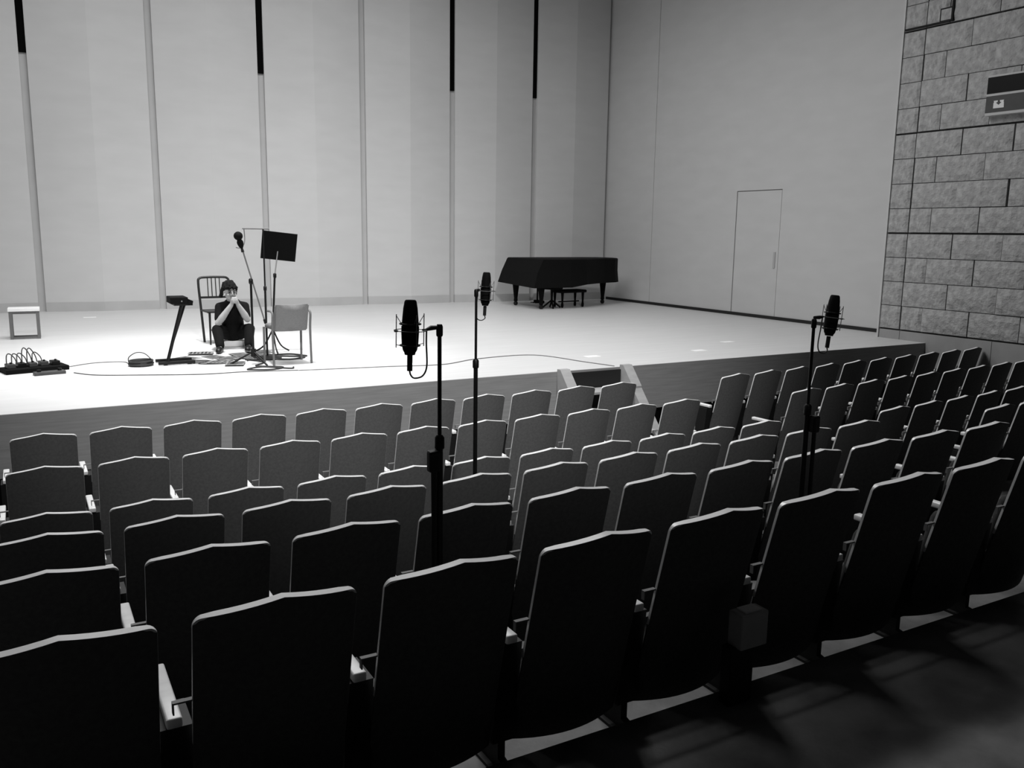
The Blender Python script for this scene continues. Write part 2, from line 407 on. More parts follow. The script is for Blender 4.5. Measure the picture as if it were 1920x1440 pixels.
for r, (y, z, o, nm) in ROWS.items():
    jmax = 7 if r == 6 else 9
    for n, j in enumerate(range(-1, jmax + 1)):
        seat('c', o + 0.52 * j, y, z, 0, 'charcoal tip-up seat, %s from the left in the %s' % (ORD[n], nm), 'centre block seats, ' + nm, j == 9)
RB = {1: 10, 2: 9, 3: 5, 4: 2}
for r, cnt in RB.items():
    y, z, o, nm = ROWS[r]
    for k in range(cnt):
        seat('r', 6.58 + 0.532 * k, y - 0.10 + 0.036 * k, z, math.atan2(0.036, 0.532),
             'tip-up seat right of the aisle, %s in the %s' % (ORD[k], nm), 'right block seats, ' + nm, False)

# ------------------------------------------------------------------ studio microphones on stands among the seats
def studio_mic(loc, base_z, rot, label_s, label_m, tilt=0.0, off=(-0.11, 0, 0), with_boom=True, arm_dir=None):
    x, y, zt = loc
    s = thing('microphone_stand', label_s, 'microphone stand', (x, y, base_z), 0, 'microphone stands among the seats')
    h = zt - base_z; zc_ = h - 0.42
    MB().tube([(0, 0, 0.12), (0, 0, zc_)], 0.0125, 10).build('lower_tube', 'black_metal', s, 40)
    MB().tube([(0, 0, zc_), (0, 0, h)], 0.0075, 10).build('upper_tube', 'black_metal', s, 40)
    MB().lathe([(0.010, -0.03), (0.018, -0.022), (0.018, 0.018), (0.010, 0.028)], (0, 0, zc_)).build('clutch', 'black_metal', s, 40)
    MB().lathe([(0.010, -0.035), (0.012, -0.03), (0.012, 0.0), (0.009, 0.008)], (0, 0, h)).build('top_joint', 'black_metal', s, 40)
    for k in range(3):
        a = k * 2 * PI / 3 + rot
        leg = MB().tube([(0, 0, 0.16), (0.13 * math.cos(a), 0.13 * math.sin(a), 0.014)], 0.009, 8).build('leg', 'black_metal', s, 40)
    if with_boom:
        bx, by = with_boom
        MB().box(bx - 0.022, bx + 0.02, by - 0.018, by + 0.018, zc_ - 0.105, zc_ - 0.025, 0.008).build('clamp', 'black_metal', s)
        MB().tube([(bx, by, zc_ - 0.06), (bx + 0.004, by, 0.45)], 0.0105, 10).build('folded_boom', 'black_metal', s, 40)
        MB().tube([(0, 0, zc_ - 0.05), (bx, by, zc_ - 0.06)], 0.008, 8).build('pivot', 'black_metal', s, 40)
    # microphone
    m = thing('studio_microphone', label_m, 'microphone', (x + off[0], y + off[1], zt + off[2]), 0, 'studio microphones above the seats')
    m.rotation_euler = (0, tilt, 0)
    prof = [(0.018, -0.088), (0.020, -0.080), (0.025, -0.072), (0.029, -0.05), (0.031, -0.01), (0.031, 0.012)]
    MB().lathe(prof, n=20).build('body', 'black_matte', m, 40)
    MB().lathe([(0.029, 0.012), (0.029, 0.03), (0.025, 0.075), (0.021, 0.098), (0.017, 0.103)], n=20).build('grille', 'black_matte', m, 40)
    MB().lathe([(0.0095, -0.145), (0.0095, -0.09)], n=10).build('plug', 'rubber', m, 40)
    # spider mount
    mnt = MB().torus((0, 0, 0.02), 0.036, 0.003).build('mount_ring', 'black_metal', m, 60)
    MB().torus((0, 0, -0.055), 0.034, 0.003).build('mount_ring', 'black_metal', m, 60)
    rods = MB()
    for a in (0.15, PI / 2, PI + 0.15, 3 * PI / 2):
        c_, s_ = math.cos(a) * 0.056, math.sin(a) * 0.056
        rods.tube([(c_, s_, -0.06), (c_, s_, 0.055)], 0.0017, 6)
        rods.tube([(c_, s_, 0.05), (c_ * 0.62, s_ * 0.62, 0.02)], 0.0013, 5); rods.tube([(c_, s_, -0.05), (c_ * 0.6, s_ * 0.6, -0.055)], 0.0013, 5)
        rods.tube([(c_ * 1.12, s_ * 1.12, -0.003), (c_ * 0.9, s_ * 0.9, -0.003)], 0.004, 6)
    rods.torus((0, 0, -0.003), 0.056, 0.0014); rods.build('suspension', 'grey_cable', mnt)
    # yoke from the mount to the stand head
    to = Vector((-off[0], -off[1], -off[2]))
    d = Vector((to.x, to.y, 0)).normalized()
    if to.length > 0.05:
        MB().tube([d * 0.056 + Vector((0, 0, -0.003)), to * 0.7 , to], [0.004, 0.009, 0.007], 8).build('yoke', 'black_metal', m, 40)
    e = d * 0.062
    MB().tube(bez([(0, 0, -0.145), (0.004, 0, -0.16), (0.3 * e.x, 0.3 * e.y, -0.172), (0.8 * e.x, 0.8 * e.y, -0.165), (e.x * 1.05, e.y * 1.05, -0.13), (e.x, e.y, -0.05), (e.x, e.y, 0.0)], 6), 0.003, 6).build('cable', 'cable', m, 60)
    return s
studio_mic((1.286, 2.78, 2.031), 0.54, 0.3, 'black microphone stand rising behind the nearest row, left of centre', 'large black microphone in a spider mount, nearest and left of centre', 0.02, (-0.112, 0, -0.006), (-0.028, -0.01))
studio_mic((2.265, 4.4, 2.035), 0.19, 0.9, 'slim black microphone stand standing farther forward, in front of the piano', 'black microphone on the slim stand, seen just left of the piano', 0.05, (0.068, 0.012, 0.0), None)
studio_mic((3.187, 2.78, 1.982), 0.54, 1.4, 'black microphone stand on the right in front of the side wall', 'black tilted microphone on the right in front of the side wall', 0.12, (0.117, 0.0, 0.012), (0.02, -0.03))

# ------------------------------------------------------------------ pedestal box behind the nearest row
pb = thing('outlet_pedestal', 'small grey box on a dark post behind the nearest row', 'pedestal box', (2.09, 2.06, 0.72))
MB().box(-0.02, 0.09, 0.0, 0.05, 0, 0.22, 0.004).build('post', 'stand_black', pb)
MB().box(0.005, 0.130, -0.02, 0.05, 0.215, 0.345, 0.006).build('box', 'box_grey', pb)
MB().box(0.03, 0.105, -0.01, 0.04, 0.343, 0.352, 0.003).build('lit_top_patch', 'sign_mark', pb)  # white plate puts the lit patch on the box top into colour

# ------------------------------------------------------------------ stage steps
sp = thing('stage_steps', 'pale wooden steps leading from the hall up to the stage', 'steps', (5.26, 8.2, 0))
prof = [(-0.005, 0), (-0.005, 0.845), (-0.07, 0.845), (-0.27, 0.62), (-0.27, 0.60), (-0.75, 0.06), (-0.75, 0)]
for x in (0.0, 0.88): MB().prism(prof, x, x + 0.13, 'yz').build('stringer', 'stair', sp)
for k in range(3):
    MB().box(0.13, 0.88, -0.30 - 0.22 * k, -0.04 - 0.20 * k, 0.60 - 0.2 * k - 0.03, 0.60 - 0.2 * k, 0.004).build('tread', 'stair', sp)
MB().box(0.13, 0.88, -0.03, -0.006, 0.05, 0.79).build('riser_shade_board', 'black_base', sp)  # black sheet added to paint the shade behind the open risers

# ------------------------------------------------------------------ sign on the stone wall
sg = thing('wall_sign', 'black and grey information sign box on the stone wall', 'sign', (XB - 0.03, 7.56, 0))
SL = -1.1
MB().box(-0.09, 0.02, SL, 0, 4.035, 4.565, 0.004).build('housing', 'sign_white', sg)
MB().box(-0.095, -0.085, SL + 0.02, -0.003, 4.325, 4.54).build('black_panel', 'sign_black', sg)
MB().box(-0.095, -0.085, SL + 0.02, -0.003, 4.075, 4.292).build('grey_panel', 'sign_grey', sg)
mk = MB()
def bar(y0, y1, z0, z1): mk.box(-0.098, -0.094, y0, y1, z0, z1)
for yc in (-0.145, -0.23):
    mk.prism([(yc - 0.03, 4.225), (yc + 0.03, 4.225), (yc + 0.022, 4.20), (yc - 0.022, 4.20)], -0.098, -0.094, 'yz')
mk.prism([(-0.115, 4.20), (-0.145, 4.20), (-0.188, 4.165), (-0.228, 4.20), (-0.26, 4.20), (-0.265, 4.125), (-0.115, 4.125)], -0.098, -0.094, 'yz')
mk.build('pictogram', 'sign_mark', sg)

# ------------------------------------------------------------------ covered grand piano
PX, PY = 9.1, 15.1
gp = thing('grand_piano', 'grand piano under a black fitted cover near the stage corner', 'piano', (PX, PY, ZS))
out = [(0.0, 0.0), (0.9, 0.0), (1.35, 0.10), (1.75, 0.34), (2.1, 0.52), (2.45, 0.62), (2.64, 0.78), (2.70, 1.05), (2.66, 1.32), (2.5, 1.46), (2.2, 1.5), (0.0, 1.5)]
def offs(p, d):
    cx, cy = 1.2, 0.8; v = Vector((p[0] - cx, p[1] - cy)); return (p[0] + d * (1 if p[0] > 2.0 else (-1 if p[0] < 0.25 else 0)), p[1] + d * (1 if p[1] > 1.2 else -1))
cv = MB(); n = len(out)
lv = []
top_out = [(x + (0.20 if x < 0.05 else 0), y) for x, y in out]; mid_out = [(x + (0.07 if x < 0.05 else 0), y) for x, y in out]
for (pts, z, d) in ((top_out, 1.03, -0.02), (top_out, 1.015, 0.0), (mid_out, 0.76, 0.0), (out, 0.50, 0.02)):
    for i, p in enumerate(pts):
        q = offs(p, d); lv.append((q[0], q[1], z - (0.05 if (z < 0.6 and i in (0, 1)) else 0)))
fs = [tuple(range(n))]
for l in range(3):
    for i in range(n): fs.append((l * n + i, l * n + (i + 1) % n, (l + 1) * n + (i + 1) % n, (l + 1) * n + i))
cv.add(lv, fs); cvo = cv.build('cover', 'cover', gp)
MB().prism([(max(x * 0.96, 0.24), y * 0.96 + 0.03) for x, y in out], 0.56, 0.93, 'xy').build('case', 'black_matte', gp)
for (x, y) in ((0.30, 0.22), (0.30, 1.28), (2.42, 1.02)):
    lg = MB().lathe([(0.03, 0.085), (0.045, 0.10), (0.04, 0.16), (0.045, 0.2), (0.075, 0.46), (0.085, 0.56)], (x, y, 0), 10).build('leg', 'black_matte', gp, 50)
    cs = MB().lathe([(0.045, -0.02), (0.045, 0.02)], (x, y, 0.045), 12, (1, 0.3, 0)); cs.tube([(x, y, 0.04), (x, y, 0.10)], 0.02)
    cs.build('caster', 'black_metal', lg, 50)
ly = MB(); ly.box(0.52, 0.62, 0.60, 0.90, 0.08, 0.14, 0.01)
for y in (0.68, 0.82): ly.tube([(0.57, y, 0.12), (0.57, y, 0.56)], 0.018)
for y in (0.66, 0.75, 0.84): ly.box(0.42, 0.53, y - 0.012, y + 0.012, 0.085, 0.10)
ly.build('pedal_lyre', 'black_matte', gp)
bn = thing('piano_bench', 'black piano bench pushed beneath the covered grand piano', 'bench', (10.28, 15.62, ZS), 0.1)
MB().box(-0.36, 0.36, -0.17, 0.17, 0.31, 0.37, 0.015).build('seat', 'black_matte', bn)
for x in (-0.28, 0.28):
    for y in (-0.13, 0.13): MB().lathe([(0.022, 0), (0.03, 0.05), (0.02, 0.12), (0.032, 0.31)], (x, y, 0), 8).build('leg', 'black_matte', bn, 50)
MB().tube([(-0.28, 0, 0.12), (0.28, 0, 0.12)], 0.014).build('stretcher', 'black_matte', bn)
# adjustable stool beside the bench
ps = thing('round_piano_stool', 'low black stool standing under the keyboard end of the piano', 'stool', (9.72, 15.42, ZS), 0.4)
MB().box(-0.19, 0.19, -0.16, 0.16, 0.40, 0.45, 0.02).build('seat', 'black_matte', ps)
MB().lathe([(0.03, 0.08), (0.022, 0.2), (0.03, 0.40)], n=10).build('column', 'black_matte', ps, 50)
for k in range(4):
    a = PI / 4 + k * PI / 2
    MB().tube([(0.02 * math.cos(a), 0.02 * math.sin(a), 0.16), (0.19 * math.cos(a), 0.19 * math.sin(a), 0.02)], 0.018).build('leg', 'black_matte', ps, 50)

# ------------------------------------------------------------------ performer's corner on the stage
# small open stool
so = thing('low_stool', 'small open-frame stool with a white top on the far left', 'stool', (0.04, 13.85, ZS), -0.03)
MB().box(-0.195, 0.195, -0.14, 0.14, 0.385, 0.43, 0.006).build('seat', 'white_wood', so)
for x in (-0.165, 0.165):
    for y in (-0.11, 0.11): MB().box(x - 0.02, x + 0.02, y - 0.015, y + 0.015, 0, 0.385).build('leg', 'grey_wood', so)
for y in (-0.11, 0.11): MB().box(-0.145, 0.145, y - 0.01, y + 0.01, 0.005, 0.03).build('stretcher', 'grey_wood', so)
MB().box(-0.145, 0.145, -0.12, -0.10, 0.35, 0.385).build('apron', 'grey_wood', so)

# pedal board with cables
pd = thing('pedal_board', 'black pedal board with loose looped leads on the left of the stage', 'pedal board', (0.10, 10.62, ZS), 0.25)
MB().box(-0.32, 0.30, -0.13, 0.15, 0.0, 0.05, 0.006).build('board', 'black_matte', pd)
for i, (x, y, c_) in enumerate(((-0.24, 0.03, 'pedal_grey'), (-0.13, 0.05, 'black_metal'), (-0.03, 0.02, 'pedal_grey'), (0.09, 0.05, 'pedal_grey'), (0.20, 0.03, 'black_metal'))):
    p = MB().box(x - 0.04, x + 0.04, y - 0.06, y + 0.06, 0.05, 0.095, 0.005).build('effect_pedal', c_, pd)
    MB().lathe([(0.012, 0), (0.012, 0.018)], (x, y - 0.03, 0.095), 8).build('knob', 'black_metal', p, 40)
for i in range(6):
    x = -0.28 + 0.05 * i; h = random.uniform(0.10, 0.17)
    MB().tube(bez([(x, 0.0, 0.09), (x + 0.02, 0.06, 0.09 + h * 0.8), (x + 0.06, 0.10, 0.08 + h), (x + 0.10, 0.08, 0.10 + h * 0.4), (x + 0.11, 0.05, 0.09)], 6), 0.006, 6).build('lead', 'cable', pd, 60)
fd = thing('foot_switch', 'small grey foot switch lying in front of the pedal board', 'foot switch', (0.22, 10.30, ZS), 0.2)
MB().box(-0.15, 0.15, -0.05, 0.05, 0, 0.035, 0.006).build('case', 'pedal_grey', fd)
for x in (-0.1, 0.1): MB().lathe([(0.02, 0.0), (0.02, 0.03)], (x, 0, 0.03), 10).build('button', 'black_metal', fd, 40)

# coil of cable
cl = thing('cable_coil', 'coil of black cable with one loop standing up, beside the slanted stand', 'cable coil', (1.15, 10.55, ZS), 0.1)
t = MB()
for k in range(5): t.torus((random.uniform(-.006, .006), random.uniform(-.006, .006), 0.010 + 0.012 * k), 0.115 + random.uniform(-.012, .012), 0.010, (random.uniform(-.05, .05), random.uniform(-.05, .05), 1), 28, 6)
t.build('coil', 'cable', cl, 60)
MB().tube(bez([(-0.13, 0.0, 0.04), (-0.12, 0.03, 0.10), (-0.03, 0.06, 0.145), (0.06, 0.05, 0.125), (0.13, 0.0, 0.04)], 8), 0.006, 6).build('raised_loop', 'cable', cl, 60)
MB().box(-0.035, 0.035, -0.125, -0.085, 0.0, 0.06, 0.006).build('plug_box', 'pedal_grey', cl)

# small keyboard on a slanted stand, seen end-on
ks = thing('slanted_stand', 'black stand with two slanted struts carrying a small black unit', 'stand', (1.42, 10.46, ZS), 0)
MB().tube([(0.0, 0, 0.03), (0.185, 0, 0.69)], 0.019, 10).build('strut', 'black_metal', ks, 40)
MB().tube([(0.03, 0.22, 0.03), (0.26, 0.22, 0.69)], 0.013, 10).build('strut', 'black_metal', ks, 40)
MB().box(-0.10, 0.30, -0.03, 0.0, 0.01, 0.045, 0.004).build('foot', 'black_metal', ks)
MB().box(-0.10, 0.30, 0.21, 0.24, 0.01, 0.045, 0.004).build('foot', 'black_metal', ks)
for x in (-0.02, 0.24): MB().box(x - 0.02, x + 0.02, -0.02, 0.23, 0.0, 0.018).build('cross_bar', 'black_metal', ks)
MB().box(0.10, 0.30, -0.04, 0.26, 0.68, 0.70).build('support', 'black_metal', ks)
kb = thing('small_keyboard', 'small black electronic unit resting on the slanted stand', 'keyboard', (1.60, 10.56, ZS + 0.70), 0.0)
MB().box(-0.12, 0.07, -0.15, 0.16, 0.0, 0.075, 0.008).build('body', 'black_matte', kb)
MB().prism([(0.07, 0.055), (0.125, 0.03), (0.115, -0.02), (0.07, -0.015)], -0.15, 0.16, 'xz').build('front_lip', 'black_matte', kb)
MB().lathe([(0.009, 0), (0.009, 0.006)], (0.0, -0.15, 0.03), 8, (0, -1, 0)).build('jack', 'steel', kb, 40)

# bentwood chair behind the performer
bc = thing('bentwood_chair', 'dark slat-back chair standing behind the crouching person', 'chair', (2.36, 12.30, ZS), 0.06)
MB().tube(bez([(-0.165, 0.15, 0.0), (-0.19, 0.16, 0.45), (-0.205, 0.19, 0.80), (-0.185, 0.2, 0.875), (-0.10, 0.2, 0.89), (0.10, 0.2, 0.89), (0.185, 0.2, 0.875), (0.205, 0.19, 0.80), (0.19, 0.16, 0.45), (0.165, 0.15, 0.0)], 6), 0.0165, 8).build('back_frame', 'chair_dark', bc, 60)
MB().box(-0.19, 0.19, 0.17, 0.185, 0.60, 0.63, 0.003).build('rail', 'chair_dark', bc)
for x in (-0.08, -0.027, 0.027, 0.08): MB().tube([(x, 0.18, 0.615), (x, 0.2, 0.88)], 0.007, 6).build('slat', 'chair_dark', bc, 60)
MB().box(-0.20, 0.20, -0.21, 0.17, 0.43, 0.455, 0.01).build('seat', 'chair_dark', bc)
for x in (-0.165, 0.165): MB().tube([(x, -0.18, 0), (x * 0.97, -0.17, 0.43)], [0.011, 0.016], 8).build('leg', 'chair_dark', bc, 60)
MB().tube([(-0.16, -0.17, 0.2), (0.16, -0.17, 0.2)], 0.008, 6).build('stretcher', 'chair_dark', bc, 60)

# grey upholstered chair seen from behind
gc = thing('grey_chair', 'grey upholstered chair seen from behind beside the music stand', 'chair', (2.72, 9.97, ZS), math.radians(4))
bm = bmesh.new(); bmesh.ops.create_cube(bm, size=1)
bmesh.ops.subdivide_edges(bm, edges=bm.edges[:], cuts=3, use_grid_fill=True)
for v in bm.verts:
    v.co = Vector((v.co.x * 0.40, v.co.y * 0.05 - 0.05 * (1 - (2 * v.co.x) ** 2) + (-(v.co.z) * 0.08), 0.545 + v.co.z * 0.31))
bmesh.ops.bevel(bm, geom=[e for e in bm.edges if e.calc_face_angle(0) > 1], offset=0.012, segments=2, affect='EDGES')
MB().bm(bm).build('backrest', 'grey_cloth', gc, 60)
MB().box(-0.20, 0.20, 0.03, 0.36, 0.40, 0.46, 0.02).build('seat', 'grey_cloth', gc)
for x in (-0.225, 0.225):
    MB().tube(bez([(x, -0.03, 0.0), (x, -0.01, 0.40), (x, -0.03, 0.58), (x, 0.02, 0.62), (x, 0.14, 0.62)], 5), 0.014, 8).build('leg', 'grey_wood', gc, 60)
    MB().tube([(x, 0.31, 0.0), (x, 0.30, 0.42)], 0.014, 8).build('leg', 'grey_wood', gc, 60)

# music stand
ms = thing('music_stand', 'black music stand with a broad tilted desk behind the grey chair', 'music stand', (2.735, 10.95, ZS), 0.0)
dk = MB(); dk.box(-0.212, 0.212, -0.006, 0.006, -0.182, 0.182, 0.002); dk.box(-0.212, 0.212, 0.0, 0.05, -0.187, -0.177)
d = dk.build('desk', 'black_matte', ms); d.location = (0.135, 0.02, 1.345); d.rotation_euler = (math.radians(20), math.radians(6), math.radians(-14))
MB().tube([(0.02, 0, 0.30), (0.065, 0.0, 0.98)], 0.013, 8).build('lower_tube', 'black_metal', ms, 40)
MB().tube([(0.065, 0, 0.98), (0.12, 0.03, 1.28)], 0.008, 8).build('upper_tube', 'steel', ms, 40)
MB().lathe([(0.014, -0.03), (0.02, -0.02), (0.02, 0.02), (0.012, 0.03)], (0.066, 0, 0.98), 10).build('clutch', 'black_metal', ms, 40)
for k in range(3):
    a = 0.5 + k * 2 * PI / 3
    MB().tube(bez([(0.02, 0, 0.31), (0.02 + 0.12 * math.cos(a), 0.12 * math.sin(a), 0.10), (0.02 + 0.26 * math.cos(a), 0.26 * math.sin(a), 0.012)], 5), 0.010, 8).build('leg', 'black_metal', ms, 60)

# tall stand with a T bar
ts = thing('tee_bar_stand', 'tall thin stand with a short cross bar at the top, on a round base', 'microphone stand', (2.572, 10.53, ZS), 0)
MB().tube([(0, 0, 0.02), (0, 0, 0.85)], 0.013, 8).build('lower_tube', 'black_metal', ts, 40)
MB().tube([(0, 0, 0.85), (0, 0, 1.555)], 0.0095, 8).build('upper_tube', 'black_metal', ts, 40)
MB().lathe([(0.012, -0.03), (0.019, -0.02), (0.019, 0.02), (0.011, 0.03)], (0, 0, 0.85), 10).build('clutch', 'black_metal', ts, 40)
MB().tube([(-0.235, 0.03, 1.555), (0.07, -0.01, 1.555)], 0.009, 8).build('cross_bar', 'grey_wood', ts, 40)
MB().lathe([(0.17, 0), (0.17, 0.014), (0.12, 0.03), (0.02, 0.04)], (0, 0, 0), 20).build('base', 'black_metal', ts, 40)
MB().tube(bez([(-0.215, 0.03, 1.55), (-0.21, 0.03, 1.44), (-0.225, 0.02, 1.37), (-0.27, 0.0, 1.33), (-0.33, -0.05, 1.335)], 6), 0.0055, 6).build('hanging_lead', 'grey_cable', ts, 60)

# boom microphone stand with ball microphone
bs = thing('boom_stand', 'black boom microphone stand in front of the crouching person', 'microphone stand', (2.318, 10.14, ZS), 0)
MB().tube([(0, 0, 0.10), (0.0, 0, 0.96)], 0.0135, 8).build('pole', 'black_metal', bs, 40)
MB().lathe([(0.014, -0.035), (0.024, -0.02), (0.024, 0.02), (0.012, 0.035)], (0, 0, 0.96), 10).build('boom_clamp', 'black_metal', bs, 40)
MB().tube([(0.15, 0, 0.47), (-0.082, 0, 1.325)], 0.0085, 8).build('boom', 'grey_wood', bs, 40)
MB().lathe([(0.015, -0.03), (0.015, 0.02)], (0.145, 0, 0.49), 8, (0.26, 0, -0.96)).build('counterweight', 'black_metal', bs, 40)
for k in range(3):
    a = 0.9 + k * 2 * PI / 3
    MB().tube([(0, 0, 0.15), (0.26 * math.cos(a), 0.26 * math.sin(a), 0.012)], 0.011, 8).build('leg', 'black_metal', bs, 60)
MB().lathe([(0.03, 0), (0.03, 0.09)], (0, 0, 0.09), 10).build('leg_hub', 'black_metal', bs, 40)
bmk = thing('ball_microphone', 'black microphone with a round head at the tip of the boom', 'microphone', (2.232, 10.14, ZS + 1.33), 0)
bmk.rotation_euler = (0, math.radians(-14), 0)
MB().lathe([(0.012, 0.0), (0.024, 0.02), (0.034, 0.05), (0.036, 0.075), (0.026, 0.10)], n=14).build('body', 'black_matte', bmk, 40)
MB().ball((0, 0, 0.145), 0.050, 3).build('head', 'black_matte', bmk, 60)
MB().lathe([(0.018, -0.04), (0.014, 0.0)], n=8).build('clip', 'rubber', bmk, 40)

# sheets of music scattered on the floor
sheet = MB().box(-0.105, 0.105, -0.15, 0.15, 0.0, 0.0012).mesh('page'); sheet.materials.append(M['paper'])
lines = MB()
for k in range(6):
    y = 0.115 - k * 0.044; x1 = 0.085 - (0.06 if k % 3 == 2 else 0)
    lines.box(-0.085, x1, y - 0.012, y + 0.012, 0.0012, 0.0018)
lmesh = lines.mesh('printed_lines'); lmesh.materials.append(M['ink'])
spots_ = [(1.72, 10.95, 0.6, 'far left end of the scatter'), (1.80, 10.55, -0.5, 'left, beside the slanted stand'), (2.02, 10.90, 0.3, 'left, just before the black shoe'), (2.02, 10.42, 1.0, 'nearest the audience on the left'),
          (2.16, 10.66, -0.9, 'in the middle of the scatter'), (2.34, 10.95, 0.15, 'between the shoes'), (2.40, 10.62, 0.7, 'right of the middle'), (2.12, 10.20, -0.3, 'near the foot of the boom stand'), (2.56, 10.85, -0.6, 'right, before the second shoe'), (1.92, 11.22, 1.3, 'farthest back on the left'), (2.62, 11.10, 0.9, 'farthest right behind the stands')]
for i, (x, y, a, d_) in enumerate(spots_):
    s = thing('music_sheet', 'loose printed sheet on the stage floor, ' + d_, 'sheet', (x, y, ZS + 0.0005 + 0.0022 * i), a, 'loose sheets of music on the floor')
    inst('page', sheet, s); inst('printed_lines', lmesh, s)

# cables on the stage floor
def floor_cable(pts, label, m='cable', r=0.005):
    tag(MB().tube(bez([(x, y, ZS + r) for x, y in pts], 8), r, 6).build('stage_cable', m, None, 60), label, 'cable', 'cables on the stage floor')
floor_cable([(0.42, 10.75), (0.7, 10.95), (1.0, 10.9), (1.03, 10.62)], 'thin cable from the pedal board to the cable coil', 'grey_cable')
floor_cable([(0.45, 10.28), (0.65, 10.02), (1.1, 9.82), (1.65, 9.62), (2.1, 9.6), (2.65, 9.47)], 'long dark cable running along the front of the performer')
floor_cable([(2.65, 9.46), (3.1, 9.39), (3.66, 9.31), (4.3, 9.2), (4.9, 9.45), (5.7, 9.45), (5.97, 8.66), (6.1, 8.25)], 'grey cable curving along the stage edge to the steps', 'grey_cable')
floor_cable([(-0.9, 10.2), (-0.5, 10.4), (-0.3, 10.6), (-0.22, 10.75)], 'short cable leading off to the left of the pedal board')
floor_cable([(2.3, 10.5), (2.45, 10.2), (2.3, 9.95), (2.55, 9.75), (2.4, 9.62), (2.15, 9.72), (2.35, 9.85), (2.6, 9.62), (2.66, 9.7)], 'tangled dark cable around the foot of the stands', 'cable', 0.009)
floor_cable([(1.62, 10.95), (1.75, 10.72), (1.9, 10.6), (1.75, 10.4), (2.0, 10.3), (2.2, 10.5), (2.05, 10.75), (2.3, 10.85), (2.45, 10.6), (2.3, 10.4)], 'thin dark cable winding between the loose sheets', 'cable', 0.006)
floor_cable([(2.55, 10.45), (2.8, 10.3), (3.0, 10.42), (2.86, 10.55), (2.62, 10.7), (2.9, 10.75), (3.05, 10.5)], 'dark cable heaped behind the grey chair', 'cable', 0.011)
for i, (x, y, d_) in enumerate(((6.35, 9.07, 'nearest above the steps'), (8.04, 8.95, 'nearest the stage edge on the right'), (9.10, 9.52, 'farthest right'), (1.04, 16.7, 'by the back wall on the left'), (4.0, 9.4, 'behind the nearest microphone'))):
    tag(MB().box(x - 0.10, x + 0.10, y - 0.06, y + 0.06, ZS, ZS + 0.002).build('floor_patch', 'patch'), 'white tape mark on the stage floor, ' + d_, 'tape mark', 'tape marks on the stage')  # thin white patches laid on the stage floor

# ------------------------------------------------------------------ the person
P0 = Vector((2.345, 11.33, ZS)); DV = Vector((0.2, 0.98, 0)); RVV = Vector((0.98, -0.2, 0))
def L(u, w_, z): return RVV * u - DV * w_ + Vector((0, 0, z))
person = thing('person', 'person in black clothes crouching with hands clasped under the chin', 'person', P0[:])
def capsule(mb, a, b, ra, rb):
    a, b = Vector(a), Vector(b)
    mb.ball(a, ra, 2); mb.ball(b, rb, 2); mb.tube([a, b], [ra, rb], 12)
def blob(name, mb, m, voxel, smooth=4):
    me = bpy.data.meshes.new('tmp'); me.from_pydata(mb.v, [], mb.f); me.update()
    o = bpy.data.objects.new('tmp', me); C.objects.link(o)
    md = o.modifiers.new('r', 'REMESH'); md.mode = 'VOXEL'; md.voxel_size = voxel
    if smooth: sm = o.modifiers.new('s', 'SMOOTH'); sm.iterations = smooth; sm.factor = 0.5
    dg = bpy.context.evaluated_depsgraph_get(); ev = o.evaluated_get(dg); nm = bpy.data.meshes.new_from_object(ev); nm.name = name
    bpy.data.objects.remove(o); nm.materials.clear(); nm.materials.append(M[m])
    for p in nm.polygons: p.use_smooth = True
    r = bpy.data.objects.new(name, nm); C.objects.link(r); r.parent = person; return r
hipL, hipR = L(-0.09, -0.56, 0.18), L(0.09, -0.56, 0.18)
knL, knR = L(-0.195, -0.20, 0.26), L(0.205, -0.22, 0.265)
anL, anR = L(-0.165, 0.06, 0.085), L(0.185, -0.02, 0.085)
pel, bel, che, nec = L(0, -0.56, 0.21), L(0, -0.47, 0.38), L(0.005, -0.36, 0.515), L(0.0, -0.27, 0.63)
shL, shR = L(-0.158, -0.32, 0.548), L(0.160, -0.33, 0.552)
elL, elR = L(-0.180, -0.20, 0.345), L(0.185, -0.24, 0.385)
wrL, wrR = L(-0.01, -0.12, 0.585), L(0.075, -0.12, 0.585)
hd = L(-0.02, -0.21, 0.755)
# head frame: looking to the viewer's right and slightly down
fwd = (L(0.35, 1.0, -0.18)).normalized(); side = fwd.cross(Vector((0, 0, 1))).normalized(); upv = side.cross(fwd)
HM = Matrix((side, fwd, upv)).transposed()          # local x side, y forward, z up
def HP(x, y, z): return hd + HM @ Vector((x, y, z))
b = MB()
b.ball(HP(0, -0.015, 0.03), 0.085, 3, (0.88, 1.08, 1.0), HM); b.ball(HP(0, 0.02, -0.045), 0.062, 3, (0.92, 1.0, 1.12), HM); b.ball(HP(0, 0.055, -0.085), 0.030, 2)
b.ball(HP(0, 0.098, -0.02), 0.013, 2); capsule(b, HP(0, 0.088, 0.012), HP(0, 0.102, -0.02), 0.008, 0.012)
for s_ in (-1, 1):
    b.ball(HP(s_ * 0.078, -0.01, -0.01), 0.024, 2, (0.45, 0.8, 1.25), HM); b.ball(HP(s_ * 0.04, 0.062, -0.03), 0.024, 2)
capsule(b, HP(0, -0.03, -0.06), nec, 0.048, 0.055)
capsule(b, nec, che, 0.06, 0.13); capsule(b, che, bel, 0.13, 0.12); capsule(b, bel, pel, 0.12, 0.13)
